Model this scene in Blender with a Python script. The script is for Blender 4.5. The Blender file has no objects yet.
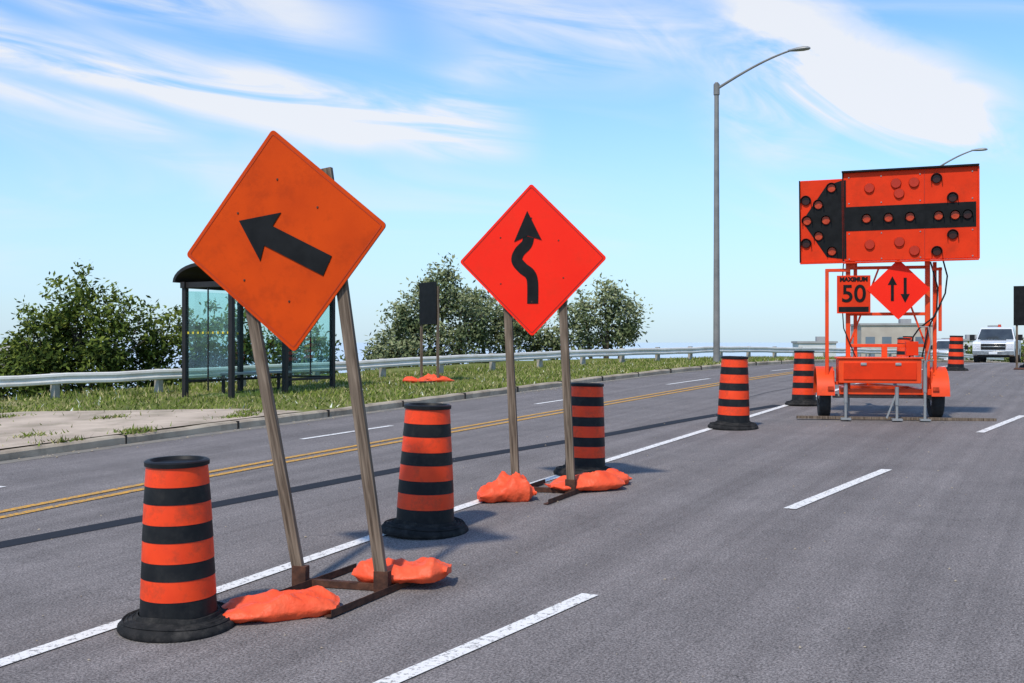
import bpy, math, random
from mathutils import Vector, Matrix
random.seed(7)
R=math.radians
scene=bpy.context.scene
S28,C28=math.sin(R(28)),math.cos(R(28))
EYE=2.02
def W(u,v): return (u*S28+v*C28, u*C28-v*S28)
def UV(x,y): return (x*S28+y*C28, x*C28-y*S28)
# ---------------------------------------------------------------- terrain
KN=[(-120,3.9),(-80,3.9),(-40,3.1),(0,2.02),(5,1.86),(9,1.69),(12,1.59),(17,1.45),(23,1.29),(30,1.11),(37,.96),(45,.885),(55,.98),(65,1.17),(90,2.0),(150,3.2),(300,5.0),(600,5.0),(6000,5.0)]
def depth(u):
    u=max(KN[0][0],min(KN[-1][0],u))
    for i in range(len(KN)-1):
        if u<=KN[i+1][0]: break
    def m(j):
        if j<=0 or j>=len(KN)-1: return 0
        return (KN[j+1][1]-KN[j-1][1])/(KN[j+1][0]-KN[j-1][0])
    x0,y0=KN[i];x1,y1=KN[i+1];h=x1-x0;t=(u-x0)/h
    return (2*t**3-3*t*t+1)*y0+(t**3-2*t*t+t)*h*m(i)+(-2*t**3+3*t*t)*y1+(t**3-t*t)*h*m(i+1)
def zr(u): return EYE-depth(u)
def shift(u):
    if u<28: return 0
    if u<70: return .0035*(u-28)**2
    return 6.17+8.8*(1-math.exp(-(u-70)/30))
def kerb(u): return -13.8+.045*min(max(u,-40),100)+shift(u)
PF=[(-3000,-12),(-80,-9),(-45,-5.5),(-25,-2.6),(-14,-.9),(-9.5,.10),(-.1,.12)]
def prof(w):
    if w>=-.1: return -.06
    for i in range(len(PF)-1):
        if w<=PF[i+1][0]:
            a,b=PF[i],PF[i+1]; t=(w-a[0])/(b[0]-a[0]); return a[1]+t*(b[1]-a[1])
def gscale(u): return min(4,1+max(0,u-100)/50)
def gz(x,y):
    u,v=UV(x,y); w=v-kerb(u)
    if w>0: return zr(u)
    return zr(u)+prof(w/gscale(u))
# ---------------------------------------------------------------- materials
def newmat(name):
    m=bpy.data.materials.new(name); m.use_nodes=True
    nt=m.node_tree; b=nt.nodes['Principled BSDF']; return m,nt,b
def mat(name,c1,c2=None,scale=6,rough=.6,metal=0,bump=0,bscale=40,detail=3,lo=.35,hi=.65,spec=.3,dirt=None,dscale=3,damt=.6):
    m,nt,b=newmat(name); L=nt.links
    b.inputs['Roughness'].default_value=rough; b.inputs['Metallic'].default_value=metal
    b.inputs['Specular IOR Level'].default_value=spec
    if c2 is None: c2=tuple(x*.8 for x in c1)
    tc=nt.nodes.new('ShaderNodeTexCoord')
    n=nt.nodes.new('ShaderNodeTexNoise'); n.inputs['Scale'].default_value=scale; n.inputs['Detail'].default_value=detail
    L.new(tc.outputs['Object'],n.inputs['Vector'])
    r=nt.nodes.new('ShaderNodeValToRGB'); r.color_ramp.elements[0].position=lo; r.color_ramp.elements[1].position=hi
    r.color_ramp.elements[0].color=(*c2,1); r.color_ramp.elements[1].color=(*c1,1)
    L.new(n.outputs['Fac'],r.inputs['Fac']); col=r.outputs['Color']
    if dirt:
        n2=nt.nodes.new('ShaderNodeTexNoise'); n2.inputs['Scale'].default_value=dscale; n2.inputs['Detail'].default_value=6; n2.inputs['Roughness'].default_value=.7
        L.new(tc.outputs['Object'],n2.inputs['Vector'])
        r2=nt.nodes.new('ShaderNodeValToRGB'); r2.color_ramp.elements[0].position=.5; r2.color_ramp.elements[1].position=.75
        r2.color_ramp.elements[1].color=(damt,damt,damt,1)
        L.new(n2.outputs['Fac'],r2.inputs['Fac'])
        mx=nt.nodes.new('ShaderNodeMix'); mx.data_type='RGBA'
        L.new(r2.outputs['Color'],mx.inputs[0]); L.new(col,mx.inputs[6]); mx.inputs[7].default_value=(*dirt,1); col=mx.outputs[2]
    L.new(col,b.inputs['Base Color'])
    if bump:
        n3=nt.nodes.new('ShaderNodeTexNoise'); n3.inputs['Scale'].default_value=bscale; n3.inputs['Detail'].default_value=2
        L.new(tc.outputs['Object'],n3.inputs['Vector'])
        bp=nt.nodes.new('ShaderNodeBump'); bp.inputs['Strength'].default_value=bump; bp.inputs['Distance'].default_value=.01
        L.new(n3.outputs['Fac'],bp.inputs['Height']); L.new(bp.outputs['Normal'],b.inputs['Normal'])
    return m
M_ORSIGN=mat('sign_orange_aged',(.62,.060,.003),(.54,.050,.003),3,.6,spec=.10,dirt=(.33,.033,.004),dscale=5)
M_REDSIGN=mat('sign_red_orange',(.95,.024,.007),(.90,.020,.006),2,.45,spec=.15,dirt=(.76,.026,.008),dscale=4)
M_BLACK=mat('black_paint',(.008,.008,.008),(.013,.013,.013),9,.6,spec=.12)
M_DORANGE=mat('drum_orange',(.88,.062,.010),(.78,.050,.009),5,.45,spec=.25,dirt=(.34,.05,.02),dscale=9,damt=.75)
M_DBLACK=mat('drum_black',(.008,.008,.009),(.014,.014,.014),8,.5,spec=.18,dirt=(.045,.04,.035),dscale=6)
M_RUBBER=mat('rubber',(.014,.014,.014),(.028,.026,.025),12,.85,bump=.4,spec=.12,dirt=(.09,.08,.07),dscale=9)
def woodmat():
    m,nt,b=newmat('weathered_wood'); L=nt.links; b.inputs['Roughness'].default_value=.85; b.inputs['Specular IOR Level'].default_value=.15
    tc=nt.nodes.new('ShaderNodeTexCoord'); mp=nt.nodes.new('ShaderNodeMapping'); mp.inputs['Scale'].default_value=(45,45,2.2)
    L.new(tc.outputs['Object'],mp.inputs['Vector'])
    n=nt.nodes.new('ShaderNodeTexNoise'); n.inputs['Scale'].default_value=1; n.inputs['Detail'].default_value=5; n.inputs['Distortion'].default_value=.6
    L.new(mp.outputs['Vector'],n.inputs['Vector'])
    r=nt.nodes.new('ShaderNodeValToRGB'); e=r.color_ramp.elements; e[0].position=.3; e[0].color=(.05,.033,.022,1); e[1].position=.7; e[1].color=(.26,.195,.14,1)
    L.new(n.outputs['Fac'],r.inputs['Fac']); L.new(r.outputs['Color'],b.inputs['Base Color'])
    bp=nt.nodes.new('ShaderNodeBump'); bp.inputs['Strength'].default_value=.5; bp.inputs['Distance'].default_value=.004
    L.new(n.outputs['Fac'],bp.inputs['Height']); L.new(bp.outputs['Normal'],b.inputs['Normal'])
    return m
M_WOOD=woodmat()
M_RUST=mat('rusty_iron',(.11,.045,.025),(.05,.022,.014),14,.8,bump=.4)
M_BAG=mat('sandbag_orange',(.92,.115,.040),(.84,.085,.027),5,.5,bump=.9,bscale=26,spec=.25,dirt=(.55,.10,.045),dscale=5,damt=.5)
M_STEEL=mat('galvanised_steel',(.34,.34,.33),(.25,.25,.245),3,.5,.3,dirt=(.2,.18,.15))
M_LAMPPOLE=mat('lamp_pole_grey',(.25,.235,.215),(.18,.17,.16),2,.6,.1)
M_RAIL=mat('guardrail_white',(.76,.73,.67),(.62,.59,.53),2,.8,0,spec=.15,dirt=(.34,.27,.19),dscale=4,damt=.5)
M_RPOST=mat('guardrail_post',(.42,.38,.32),(.28,.25,.20),4,.9)
M_TORANGE=mat('trailer_orange',(.86,.072,.010),(.76,.058,.009),3,.45,spec=.25,dirt=(.35,.06,.02),dscale=4)
M_BOARD=mat('board_orange',(.78,.042,.008),(.68,.036,.007),2.5,.55,spec=.12,dirt=(.42,.035,.010),dscale=3)
M_BOARD2=mat('board_lens_cover',(.50,.032,.008),(.42,.026,.008),5,.4)
M_LENS=mat('amber_lens',(.55,.06,.015),(.40,.035,.01),20,.2)
M_LENSD=mat('dark_lens',(.05,.01,.006),(.03,.01,.01),20,.2)
M_SHELT=mat('shelter_frame',(.016,.013,.012),(.022,.019,.018),5,.5)
M_CONC=mat('concrete_kerb',(.50,.41,.30),(.32,.25,.18),1.6,.9,bump=.4,detail=6,dirt=(.12,.095,.07),dscale=2.2,damt=.8)
M_GUT=mat('gutter_sand',(.26,.23,.19),(.19,.175,.155),2.5,.95,detail=6,spec=.1,dirt=(.34,.28,.2),dscale=3)
M_WHITEP=mat('white_body_paint',(.74,.75,.76),(.68,.69,.70),3,.25,spec=.6)
M_GLASSD=mat('dark_glass',(.05,.06,.065),(.03,.035,.04),2,.06,spec=.9)
M_CHROME=mat('chrome_trim',(.4,.4,.4),(.25,.25,.25),10,.25,.8)
M_TYRE=mat('tyre',(.02,.02,.02),(.03,.03,.03),20,.85)
M_HUB=mat('wheel_hub',(.6,.6,.58),(.45,.45,.44),8,.4,.2)
M_HEADL=mat('headlight',(.75,.76,.78),(.5,.5,.52),20,.1)
M_BARK=mat('bark',(.13,.10,.075),(.07,.055,.04),12,.9)
M_BRICK=mat('tan_brick',(.48,.42,.35),(.42,.36,.30),.4,.9)
M_PALE=mat('pale_cladding',(.62,.62,.60),(.55,.55,.53),.4,.8)
M_WINB=mat('building_glass',(.16,.20,.24),(.12,.15,.18),.3,.15)
M_ROOF=mat('roof_membrane',(.36,.35,.34),(.30,.29,.28),.5,.9)
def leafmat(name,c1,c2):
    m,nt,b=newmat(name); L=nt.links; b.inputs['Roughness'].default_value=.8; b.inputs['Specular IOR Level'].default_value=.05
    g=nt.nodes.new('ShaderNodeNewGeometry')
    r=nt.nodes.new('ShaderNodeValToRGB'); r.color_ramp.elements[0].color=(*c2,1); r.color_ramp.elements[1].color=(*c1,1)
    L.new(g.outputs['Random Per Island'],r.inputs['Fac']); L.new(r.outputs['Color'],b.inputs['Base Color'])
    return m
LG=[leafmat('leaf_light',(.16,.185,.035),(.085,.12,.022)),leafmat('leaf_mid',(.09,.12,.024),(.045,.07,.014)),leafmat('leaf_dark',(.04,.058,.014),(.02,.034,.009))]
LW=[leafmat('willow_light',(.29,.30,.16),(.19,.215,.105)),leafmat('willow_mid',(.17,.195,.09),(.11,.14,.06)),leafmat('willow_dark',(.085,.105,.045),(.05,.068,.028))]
GB=[leafmat('grass_green',(.20,.235,.045),(.11,.155,.03)),leafmat('grass_dry',(.46,.40,.19),(.30,.27,.11)),leafmat('daisy_heads',(.8,.8,.7),(.6,.6,.45))]
def glassmat():
    m,nt,b=newmat('shelter_glass'); L=nt.links
    t=nt.nodes.new('ShaderNodeBsdfTransparent'); t.inputs['Color'].default_value=(.82,.93,.92,1)
    g=nt.nodes.new('ShaderNodeBsdfGlossy'); g.inputs['Roughness'].default_value=.03; g.inputs['Color'].default_value=(.8,.9,.9,1)
    n=nt.nodes.new('ShaderNodeTexNoise'); n.inputs['Scale'].default_value=3; n.inputs['Detail'].default_value=2
    mr=nt.nodes.new('ShaderNodeMapRange'); mr.inputs[3].default_value=.02; mr.inputs[4].default_value=.09
    L.new(n.outputs['Fac'],mr.inputs[0])
    mx=nt.nodes.new('ShaderNodeMixShader'); L.new(mr.outputs[0],mx.inputs[0])
    L.new(t.outputs[0],mx.inputs[1]); L.new(g.outputs[0],mx.inputs[2]); L.new(mx.outputs[0],nt.nodes['Material Output'].inputs['Surface'])
    return m
M_GLASS=glassmat()
M_YDOT=mat('yellow_decal',(.7,.55,.05),None,5,.5)
def roadmat():
    m,nt,b=newmat('asphalt'); L=nt.links; N=nt.nodes
    g=N.new('ShaderNodeNewGeometry'); mp=N.new('ShaderNodeMapping'); mp.vector_type='POINT'; mp.inputs['Rotation'].default_value=(0,0,R(28))
    L.new(g.outputs['Position'],mp.inputs['Vector'])
    def noise(vec,sc,det,ro=.5):
        n=N.new('ShaderNodeTexNoise'); n.noise_dimensions='2D'; n.inputs['Scale'].default_value=sc; n.inputs['Detail'].default_value=det; n.inputs['Roughness'].default_value=ro
        L.new(vec,n.inputs['Vector']); return n
    def mr(x,a,b_,c,d):
        q=N.new('ShaderNodeMapRange'); L.new(x,q.inputs[0])
        for i,vv in enumerate((a,b_,c,d)): q.inputs[i+1].default_value=vv
        return q.outputs[0]
    def mul(a,b_):
        q=N.new('ShaderNodeMath'); q.operation='MULTIPLY'; L.new(a,q.inputs[0]); L.new(b_,q.inputs[1]); return q.outputs[0]
    Pn=mp.outputs['Vector']
    st=N.new('ShaderNodeMapping'); st.inputs['Scale'].default_value=(3.2,.035,1); L.new(Pn,st.inputs['Vector'])
    nf=noise(Pn,60,2,.9).outputs['Fac']
    fine=mr(nf,.30,.70,.38,1.62)
    mid=mr(noise(Pn,14,5,.8).outputs['Fac'],.3,.7,.84,1.16)
    blot=mr(noise(Pn,.9,5,.7).outputs['Fac'],.3,.7,.88,1.12)
    strk=mr(noise(st.outputs['Vector'],1.0,4,.6).outputs['Fac'],.3,.7,.86,1.13)
    k=mul(mul(fine,mid),mul(blot,strk))
    vo=N.new('ShaderNodeTexVoronoi'); vo.voronoi_dimensions='2D'; vo.feature='DISTANCE_TO_EDGE'; vo.inputs['Scale'].default_value=.25
    dn=noise(Pn,1.3,4)
    ad=N.new('ShaderNodeVectorMath'); ad.operation='MULTIPLY_ADD'; L.new(dn.outputs['Color'],ad.inputs[0]); ad.inputs[1].default_value=(1.8,1.8,0); L.new(Pn,ad.inputs[2])
    L.new(ad.outputs[0],vo.inputs['Vector'])
    cr=mr(vo.outputs['Distance'],.0,.003,.72,1.0)
    k=mul(k,cr)
    mx=N.new('ShaderNodeMix'); mx.data_type='RGBA'; mx.blend_type='MULTIPLY'; mx.inputs[0].default_value=1
    mx.inputs[6].default_value=(.192,.168,.157,1)
    cb=N.new('ShaderNodeCombineColor'); [L.new(k,cb.inputs[i]) for i in range(3)]
    L.new(cb.outputs[0],mx.inputs[7]); L.new(mx.outputs[2],b.inputs['Base Color'])
    b.inputs['Roughness'].default_value=.88; b.inputs['Specular IOR Level'].default_value=.15
    bp=N.new('ShaderNodeBump'); bp.inputs['Strength'].default_value=.6; bp.inputs['Distance'].default_value=.008
    L.new(nf,bp.inputs['Height']); L.new(bp.outputs['Normal'],b.inputs['Normal'])
    return m
M_ROAD=roadmat()
def paintmat(name,col,under,wear,sc=28):
    m,nt,b=newmat(name); L=nt.links; N=nt.nodes
    g=N.new('ShaderNodeNewGeometry'); n=N.new('ShaderNodeTexNoise'); n.inputs['Scale'].default_value=sc; n.inputs['Detail'].default_value=5; n.inputs['Roughness'].default_value=.75
    L.new(g.outputs['Position'],n.inputs['Vector'])
    r=N.new('ShaderNodeValToRGB'); r.color_ramp.elements[0].position=wear; r.color_ramp.elements[1].position=wear+.1
    r.color_ramp.elements[0].color=(*under,1); r.color_ramp.elements[1].color=(*col,1)
    L.new(n.outputs['Fac'],r.inputs['Fac']); L.new(r.outputs['Color'],b.inputs['Base Color']); b.inputs['Roughness'].default_value=.8; b.inputs['Specular IOR Level'].default_value=.15
    return m
M_WPAINT=paintmat('white_road_paint',(.78,.74,.69),(.26,.24,.22),.38)
M_YPAINT=paintmat('yellow_road_paint',(.66,.33,.05),(.24,.19,.13),.42)
M_TAR=paintmat('tar_sealant',(.024,.025,.030),(.06,.06,.062),.28)
M_TAR2=paintmat('tar_sealant_thin',(.05,.05,.052),(.14,.125,.12),.45,6)
M_FADED=paintmat('faded_paint',(.34,.27,.19),(.19,.17,.16),.5)
def grassmat():
    m,nt,b=newmat('grass_ground'); L=nt.links; N=nt.nodes
    g=N.new('ShaderNodeNewGeometry')
    def noise(sc,det):
        n=N.new('ShaderNodeTexNoise'); n.inputs['Scale'].default_value=sc; n.inputs['Detail'].default_value=det; L.new(g.outputs['Position'],n.inputs['Vector']); return n.outputs['Fac']
    r=N.new('ShaderNodeValToRGB'); e=r.color_ramp.elements; e[0].position=.3; e[0].color=(.07,.095,.02,1); e[1].position=.58; e[1].color=(.17,.18,.045,1)
    x=r.color_ramp.elements.new(.70); x.color=(.36,.29,.16,1)
    ad=N.new('ShaderNodeMath'); ad.operation='MULTIPLY_ADD'; L.new(noise(9,5),ad.inputs[0]); ad.inputs[1].default_value=.5
    q=N.new('ShaderNodeMath'); q.operation='MULTIPLY'; q.inputs[1].default_value=.55; L.new(noise(.6,3),q.inputs[0]); L.new(q.outputs[0],ad.inputs[2])
    L.new(ad.outputs[0],r.inputs['Fac']); L.new(r.outputs['Color'],b.inputs['Base Color']); b.inputs['Roughness'].default_value=.95; b.inputs['Specular IOR Level'].default_value=.05
    return m
M_GRASS=grassmat()
M_PAD=mat('worn_concrete_pad',(.58,.46,.35),(.42,.33,.25),1.2,.95,bump=.5,bscale=30,detail=6,spec=.1,dirt=(.19,.165,.10),dscale=1.1,damt=.8)
def watermat():
    m,nt,b=newmat('lake_water'); b.inputs['Roughness'].default_value=.6
    n=nt.nodes.new('ShaderNodeTexNoise'); n.inputs['Scale'].default_value=.02
    r=nt.nodes.new('ShaderNodeValToRGB'); r.color_ramp.elements[0].color=(.50,.60,.66,1); r.color_ramp.elements[1].color=(.56,.65,.70,1)
    g=nt.nodes.new('ShaderNodeNewGeometry'); nt.links.new(g.outputs['Position'],n.inputs['Vector'])
    nt.links.new(n.outputs['Fac'],r.inputs['Fac']); nt.links.new(r.outputs['Color'],b.inputs['Base Color']); return m
M_WATER=watermat()
# ---------------------------------------------------------------- mesh helper
def empty(name,loc,rz=0):
    o=bpy.data.objects.new(name,None); o.empty_display_size=.2; scene.collection.objects.link(o); o.location=loc; o.rotation_euler=(0,0,rz); return o
class P:
    def __init__(s): s.v=[];s.f=[];s.m=[];s.mats=[]
    def mi(s,m):
        if m not in s.mats: s.mats.append(m)
        return s.mats.index(m)
    def add(s,vs,fs,m):
        k=len(s.v); s.v+= [tuple(x) for x in vs]; i=s.mi(m)
        for f in fs: s.f.append([k+a for a in f]); s.m.append(i)
    def box(s,c,sz,m,rot=None,taper=1):
        hx,hy,hz=[a/2 for a in sz]; vs=[]
        for z in(-1,1):
            t=taper if z>0 else 1
            for x,y in((-1,-1),(1,-1),(1,1),(-1,1)): vs.append(Vector((x*hx*t,y*hy*t,z*hz)))
        if rot is not None: vs=[rot@q for q in vs]
        vs=[q+Vector(c) for q in vs]
        s.add(vs,[(3,2,1,0),(4,5,6,7),(0,1,5,4),(1,2,6,5),(2,3,7,6),(3,0,4,7)],m)
    def beam(s,p0,p1,w,h,m,up=(0,0,1)):
        p0,p1=Vector(p0),Vector(p1); d=(p1-p0).normalized(); u=Vector(up)
        if abs(d.dot(u))>.98: u=Vector((0,1,0))
        x=d.cross(u).normalized(); y=x.cross(d).normalized()
        vs=[]
        for q in(p0,p1):
            for a,b in((-1,-1),(1,-1),(1,1),(-1,1)): vs.append(q+x*a*w/2+y*b*h/2)
        s.add(vs,[(3,2,1,0),(4,5,6,7),(0,1,5,4),(1,2,6,5),(2,3,7,6),(3,0,4,7)],m)
    def cyl(s,p0,p1,r0,r1,m,n=16,cap=True):
        p0,p1=Vector(p0),Vector(p1); d=(p1-p0).normalized(); u=Vector((0,0,1)) if abs(d.z)<.95 else Vector((1,0,0))
        x=d.cross(u).normalized(); y=d.cross(x).normalized(); vs=[]
        for q,r in((p0,r0),(p1,r1)):
            for i in range(n):
                a=2*math.pi*i/n; vs.append(q+x*math.cos(a)*r+y*math.sin(a)*r)
        fs=[(i,(i+1)%n,n+(i+1)%n,n+i) for i in range(n)]
        if cap: fs+=[tuple(reversed(range(n))),tuple(range(n,2*n))]
        s.add(vs,fs,m)
    def tube(s,pts,r,m,n=8,r1=None):
        r1=r if r1 is None else r1; k=len(pts)-1
        pts=[Vector(p) for p in pts]; vs=[]
        for j,p in enumerate(pts):
            d=(pts[min(j+1,k)]-pts[max(j-1,0)]).normalized(); u=Vector((0,1,0)) if abs(d.y)<.9 else Vector((1,0,0))
            x=d.cross(u).normalized(); y=d.cross(x); rr=r+(r1-r)*j/k
            for i in range(n):
                a=2*math.pi*i/n; vs.append(p+x*math.cos(a)*rr+y*math.sin(a)*rr)
        fs=[(j*n+i,j*n+(i+1)%n,(j+1)*n+(i+1)%n,(j+1)*n+i) for j in range(k) for i in range(n)]
        fs+=[tuple(reversed(range(n))),tuple(range(k*n,k*n+n))]
        s.add(vs,fs,m)
    def poly(s,pts,y0,y1,m,T=None):
        n=len(pts); vs=[Vector((x,y0,z)) for x,z in pts]+[Vector((x,y1,z)) for x,z in pts]
        if T: vs=[T@q for q in vs]
        s.add(vs,[tuple(range(n)),tuple(reversed(range(n,2*n)))]+[((i+1)%n,i,n+i,n+(i+1)%n) for i in range(n)],m)
    def polyx(s,pts,x0,x1,m):
        n=len(pts); vs=[Vector((x0,y,z)) for y,z in pts]+[Vector((x1,y,z)) for y,z in pts]
        s.add(vs,[tuple(reversed(range(n))),tuple(range(n,2*n))]+[(i,(i+1)%n,n+(i+1)%n,n+i) for i in range(n)],m)
    def lathe(s,pr,mats,n=40,c=(0,0,0)):
        vs=[];
        for r,z in pr:
            for i in range(n):
                a=2*math.pi*i/n; vs.append((c[0]+r*math.cos(a),c[1]+r*math.sin(a),c[2]+z))
        k=len(s.v); s.v+=vs
        for j in range(len(pr)-1):
            mi=s.mi(mats[j] if isinstance(mats,list) else mats)
            for i in range(n):
                s.f.append([k+j*n+i,k+j*n+(i+1)%n,k+(j+1)*n+(i+1)%n,k+(j+1)*n+i]); s.m.append(mi)
    def done(s,name,parent=None,loc=(0,0,0),rot=(0,0,0),smooth=True,bevel=0,ang=35):
        me=bpy.data.meshes.new(name); me.from_pydata(s.v,[],s.f)
        for m in s.mats: me.materials.append(m)
        me.polygons.foreach_set('material_index',s.m)
        if smooth:
            me.polygons.foreach_set('use_smooth',[True]*len(s.f)); me.set_sharp_from_angle(angle=R(ang))
        me.update(); o=bpy.data.objects.new(name,me); scene.collection.objects.link(o)
        o.location=loc; o.rotation_euler=rot
        if parent: o.parent=parent
        if bevel:
            b=o.modifiers.new('bevel','BEVEL'); b.width=bevel; b.segments=2; b.limit_method='ANGLE'; b.angle_limit=R(40); b.harden_normals=False
        return o
# ---------------------------------------------------------------- ground, road
us=[-110,-80,-60,-40,-30,-20]+[i for i in range(-15,120)]+[125,135,150,170,200,240,300,400,600,1000,2000,4500]
ws=[-4500,-2000,-800,-300,-150,-80,-60,-45,-35,-25,-20,-17,-14,-12,-10.5,-9.5,-8.5,-7.5,-6.5,-5.5,-4.5,-3.5,-2.5,-1.5,-.8,-.11,-.05,.2,6,12,17.9,18.2,20,30,60,150,500,2000,4500]
g=P(); n=len(ws); vs=[]
for u in us:
    for w in ws:
        sc=gscale(u) if w<-1 or w>19 else 1
        ww=w*sc; v=kerb(u)+ww
        if w>=18.2: z=zr(u)+.12
        elif w>-.1: z=zr(u)-.06
        else: z=zr(u)+prof(w)
        if -12<w<-1: z+=random.uniform(-.02,.03)
        elif w<=-12: z+=random.uniform(-.25,.25)*(1 if w>-100 else 0)
        x,y=W(u,v); vs.append((x,y,z))
fs=[(i*n+j,i*n+j+1,(i+1)*n+j+1,(i+1)*n+j) for i in range(len(us)-1) for j in range(n-1)]
g.add(vs,fs,M_GRASS); ground=g.done('ground')
def strip(name,vf,u0,u1,width,off,m,step=.5,parent=None):
    uu=[u0]; k=math.floor(u0/step)+1
    while k*step<u1: uu.append(k*step); k+=1
    uu.append(u1); q=P(); vs=[]
    for u in uu:
        for sgn in(-.5,.5):
            x,y=W(u,vf(u)+sgn*width); vs.append((x,y,zr(u)+off))
    q.add(vs,[(2*i,2*i+1,2*i+3,2*i+2) for i in range(len(uu)-1)],m); return q.done(name,parent)
q=P(); ru=[-60+i*.5 for i in range(0,400)]; rw=[0,3,6,9,12,15,18]; vs=[]
for u in ru:
    for w in rw: x,y=W(u,kerb(u)+w); vs.append((x,y,zr(u)))
k=len(rw); q.add(vs,[(i*k+j,i*k+j+1,(i+1)*k+j+1,(i+1)*k+j) for i in range(len(ru)-1) for j in range(k-1)],M_ROAD)
q.done('road')
def kerbstrip(name,vf):
    q=P(); vs=[]; pr=[(0,-.05),(0.0,.10),(-.03,.13),(-.17,.135),(-.17,-.05)]
    for u in ru:
        jx=random.uniform(-.018,.018); jz=random.uniform(-.014,.008)
        for dv,dz in pr: x,y=W(u,vf(u)+dv+jx); vs.append((x,y,zr(u)+dz+(jz if dz>0 else 0)))
    k=len(pr); q.add(vs,[(i*k+j,i*k+j+1,(i+1)*k+j+1,(i+1)*k+j) for i in range(len(ru)-1) for j in range(k-1)],M_CONC); q.done(name)
kerbstrip('concrete_kerb',lambda u:kerb(u)+.0)
kerbstrip('concrete_kerb',lambda u:kerb(u)+18.16)
q=P(); u=-19.0   # kerb joints
while u<60:
    x,y=W(u,kerb(u)-.08); q.box((x,y,zr(u)+.068),(.21,.02,.145),M_RUBBER,Matrix.Rotation(R(-28),3,'Z')); u+=2.4
q.done('kerb_joints')
strip('concrete_gutter',lambda u:kerb(u)+.17,-50,110,.27,.004,M_GUT)
strip('white_edge_line',lambda u:-5.68+.004*u+shift(u),-40,110,.13,.008,M_WPAINT)
yl=lambda u:-10.1+.04*u+shift(u)
strip('yellow_centre_line',lambda u:yl(u)-.14,-40,110,.12,.008,M_YPAINT)
strip('yellow_centre_line',lambda u:yl(u)+.14,-40,110,.12,.008,M_YPAINT)
strip('tar_seam',lambda u:-9.65+.172*u+.04*math.sin(u*.9),-30,22.5,.28,.004,M_TAR,.25)
strip('tar_crack_seal',lambda u:-1.2+.06*u+.12*math.sin(u*.55)+.05*math.sin(u*1.7),12,34,.035,.004,M_TAR2,.25)
strip('tar_crack_seal',lambda u:-7.6+.03*u+.10*math.sin(u*.45)+.04*math.sin(u*2.1),24,48,.04,.004,M_TAR2,.25)
lane=lambda u:-4.08+.135*u if u<24 else -.84+.02*(u-24)+shift(u)
for a,b in((-2.6,.4),(4.2,7.05),(10.7,13.75),(18.4,21.6),(26,29),(33,36),(41,44),(49,52)):
    strip('white_lane_dash',lane,a,b,.125,.008,M_WPAINT)
for a,b in((6,8.6),(13.7,16.0),(21,24),(28,31),(36,39),(44,47)):
    strip('white_lane_dash',lambda u:yl(u)-1.75+.02*u,a,b,.11,.008,M_WPAINT)
# bus pad
q=P(); vs=[]; pu=[-20+i*.5 for i in range(0,74)]
for u in pu:
    e=1 if u<14.5 else max(.25,1-(u-14.5)/2.8)
    for w in (-.17,-1.5,-3,-4.2,-5.4):
        x,y=W(u,kerb(u)-.17+(w+.17)*e+ (random.uniform(-.12,.12) if w<-5 else 0)); vs.append((x,y,zr(u)+.15))
q.add(vs,[(i*5+j,i*5+j+1,(i+1)*5+j+1,(i+1)*5+j) for i in range(len(pu)-1) for j in range(4)],M_PAD); q.done('sidewalk')
q=P(); q.add([(-5000,-300,-7.5),(5000,-300,-7.5),(5000,9000,-7.5),(-5000,9000,-7.5)],[(0,1,2,3)],M_WATER); q.done('lake')
q=P()
for i in range(620):
    r_=random.random()
    if r_<.45: u=random.uniform(4,30); v=kerb(u)+abs(random.gauss(0,.25))+.05
    elif r_<.7: u=random.uniform(24,40); v=random.gauss(-2.2,1.6)
    else: u=random.uniform(3,22); v=random.uniform(-9,0)
    x,y=W(u,v); s=random.uniform(.006,.018)*(1.3 if r_<.7 else .8); z=zr(u)+s*.4
    vs=[(x+s*random.uniform(.6,1.2)*a,y+s*random.uniform(.6,1.2)*b,z+s*random.uniform(.4,.8)*c) for a,b,c in((1,0,0),(0,1,0),(-1,0,0),(0,-1,0),(0,0,1),(0,0,-1))]
    q.add(vs,[(0,1,4),(1,2,4),(2,3,4),(3,0,4),(1,0,5),(2,1,5),(3,2,5),(0,3,5)],M_CONC)
q.done('gravel',smooth=False)
# ---------------------------------------------------------------- grass blades
q=P(); V=[];F=[];MI=[]
for i in range(46000):
    u=random.uniform(5,62)
    rw_=8.3 if u<20 else max(3.2,8.3-(u-20)*.2)
    w=-.2-random.random()*(rw_+1.2)
    if u<14.5 and w>-5.4:
        if random.random()>.03: continue
    elif u<17.2 and w>-5.4*(1-(u-14.5)/2.8):
        if random.random()>.05: continue
    x,y=W(u,kerb(u)+w); z=zr(u)+ (prof(w))
    cl=math.sin(u*1.3+w*2.1)*math.sin(w*1.7-u*.6)
    tall=1.8 if w<-(rw_-.6) and cl>-.2 else (1.5 if random.random()<.05 else 1+.3*cl)
    h=random.uniform(.02,.08)*tall; wd=random.uniform(.010,.026)
    a=random.uniform(0,math.pi); dx,dy=math.cos(a)*wd,math.sin(a)*wd; lx,ly=random.gauss(0,.05),random.gauss(0,.05)
    k=len(V); V+=[(x-dx,y-dy,z),(x+dx,y+dy,z),(x+lx,y+ly,z+h+.03)]; F.append((k,k+1,k+2))
    MI.append(1 if random.random()<.26+.2*max(0,-cl) else (2 if random.random()<.02 else 0))
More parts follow.
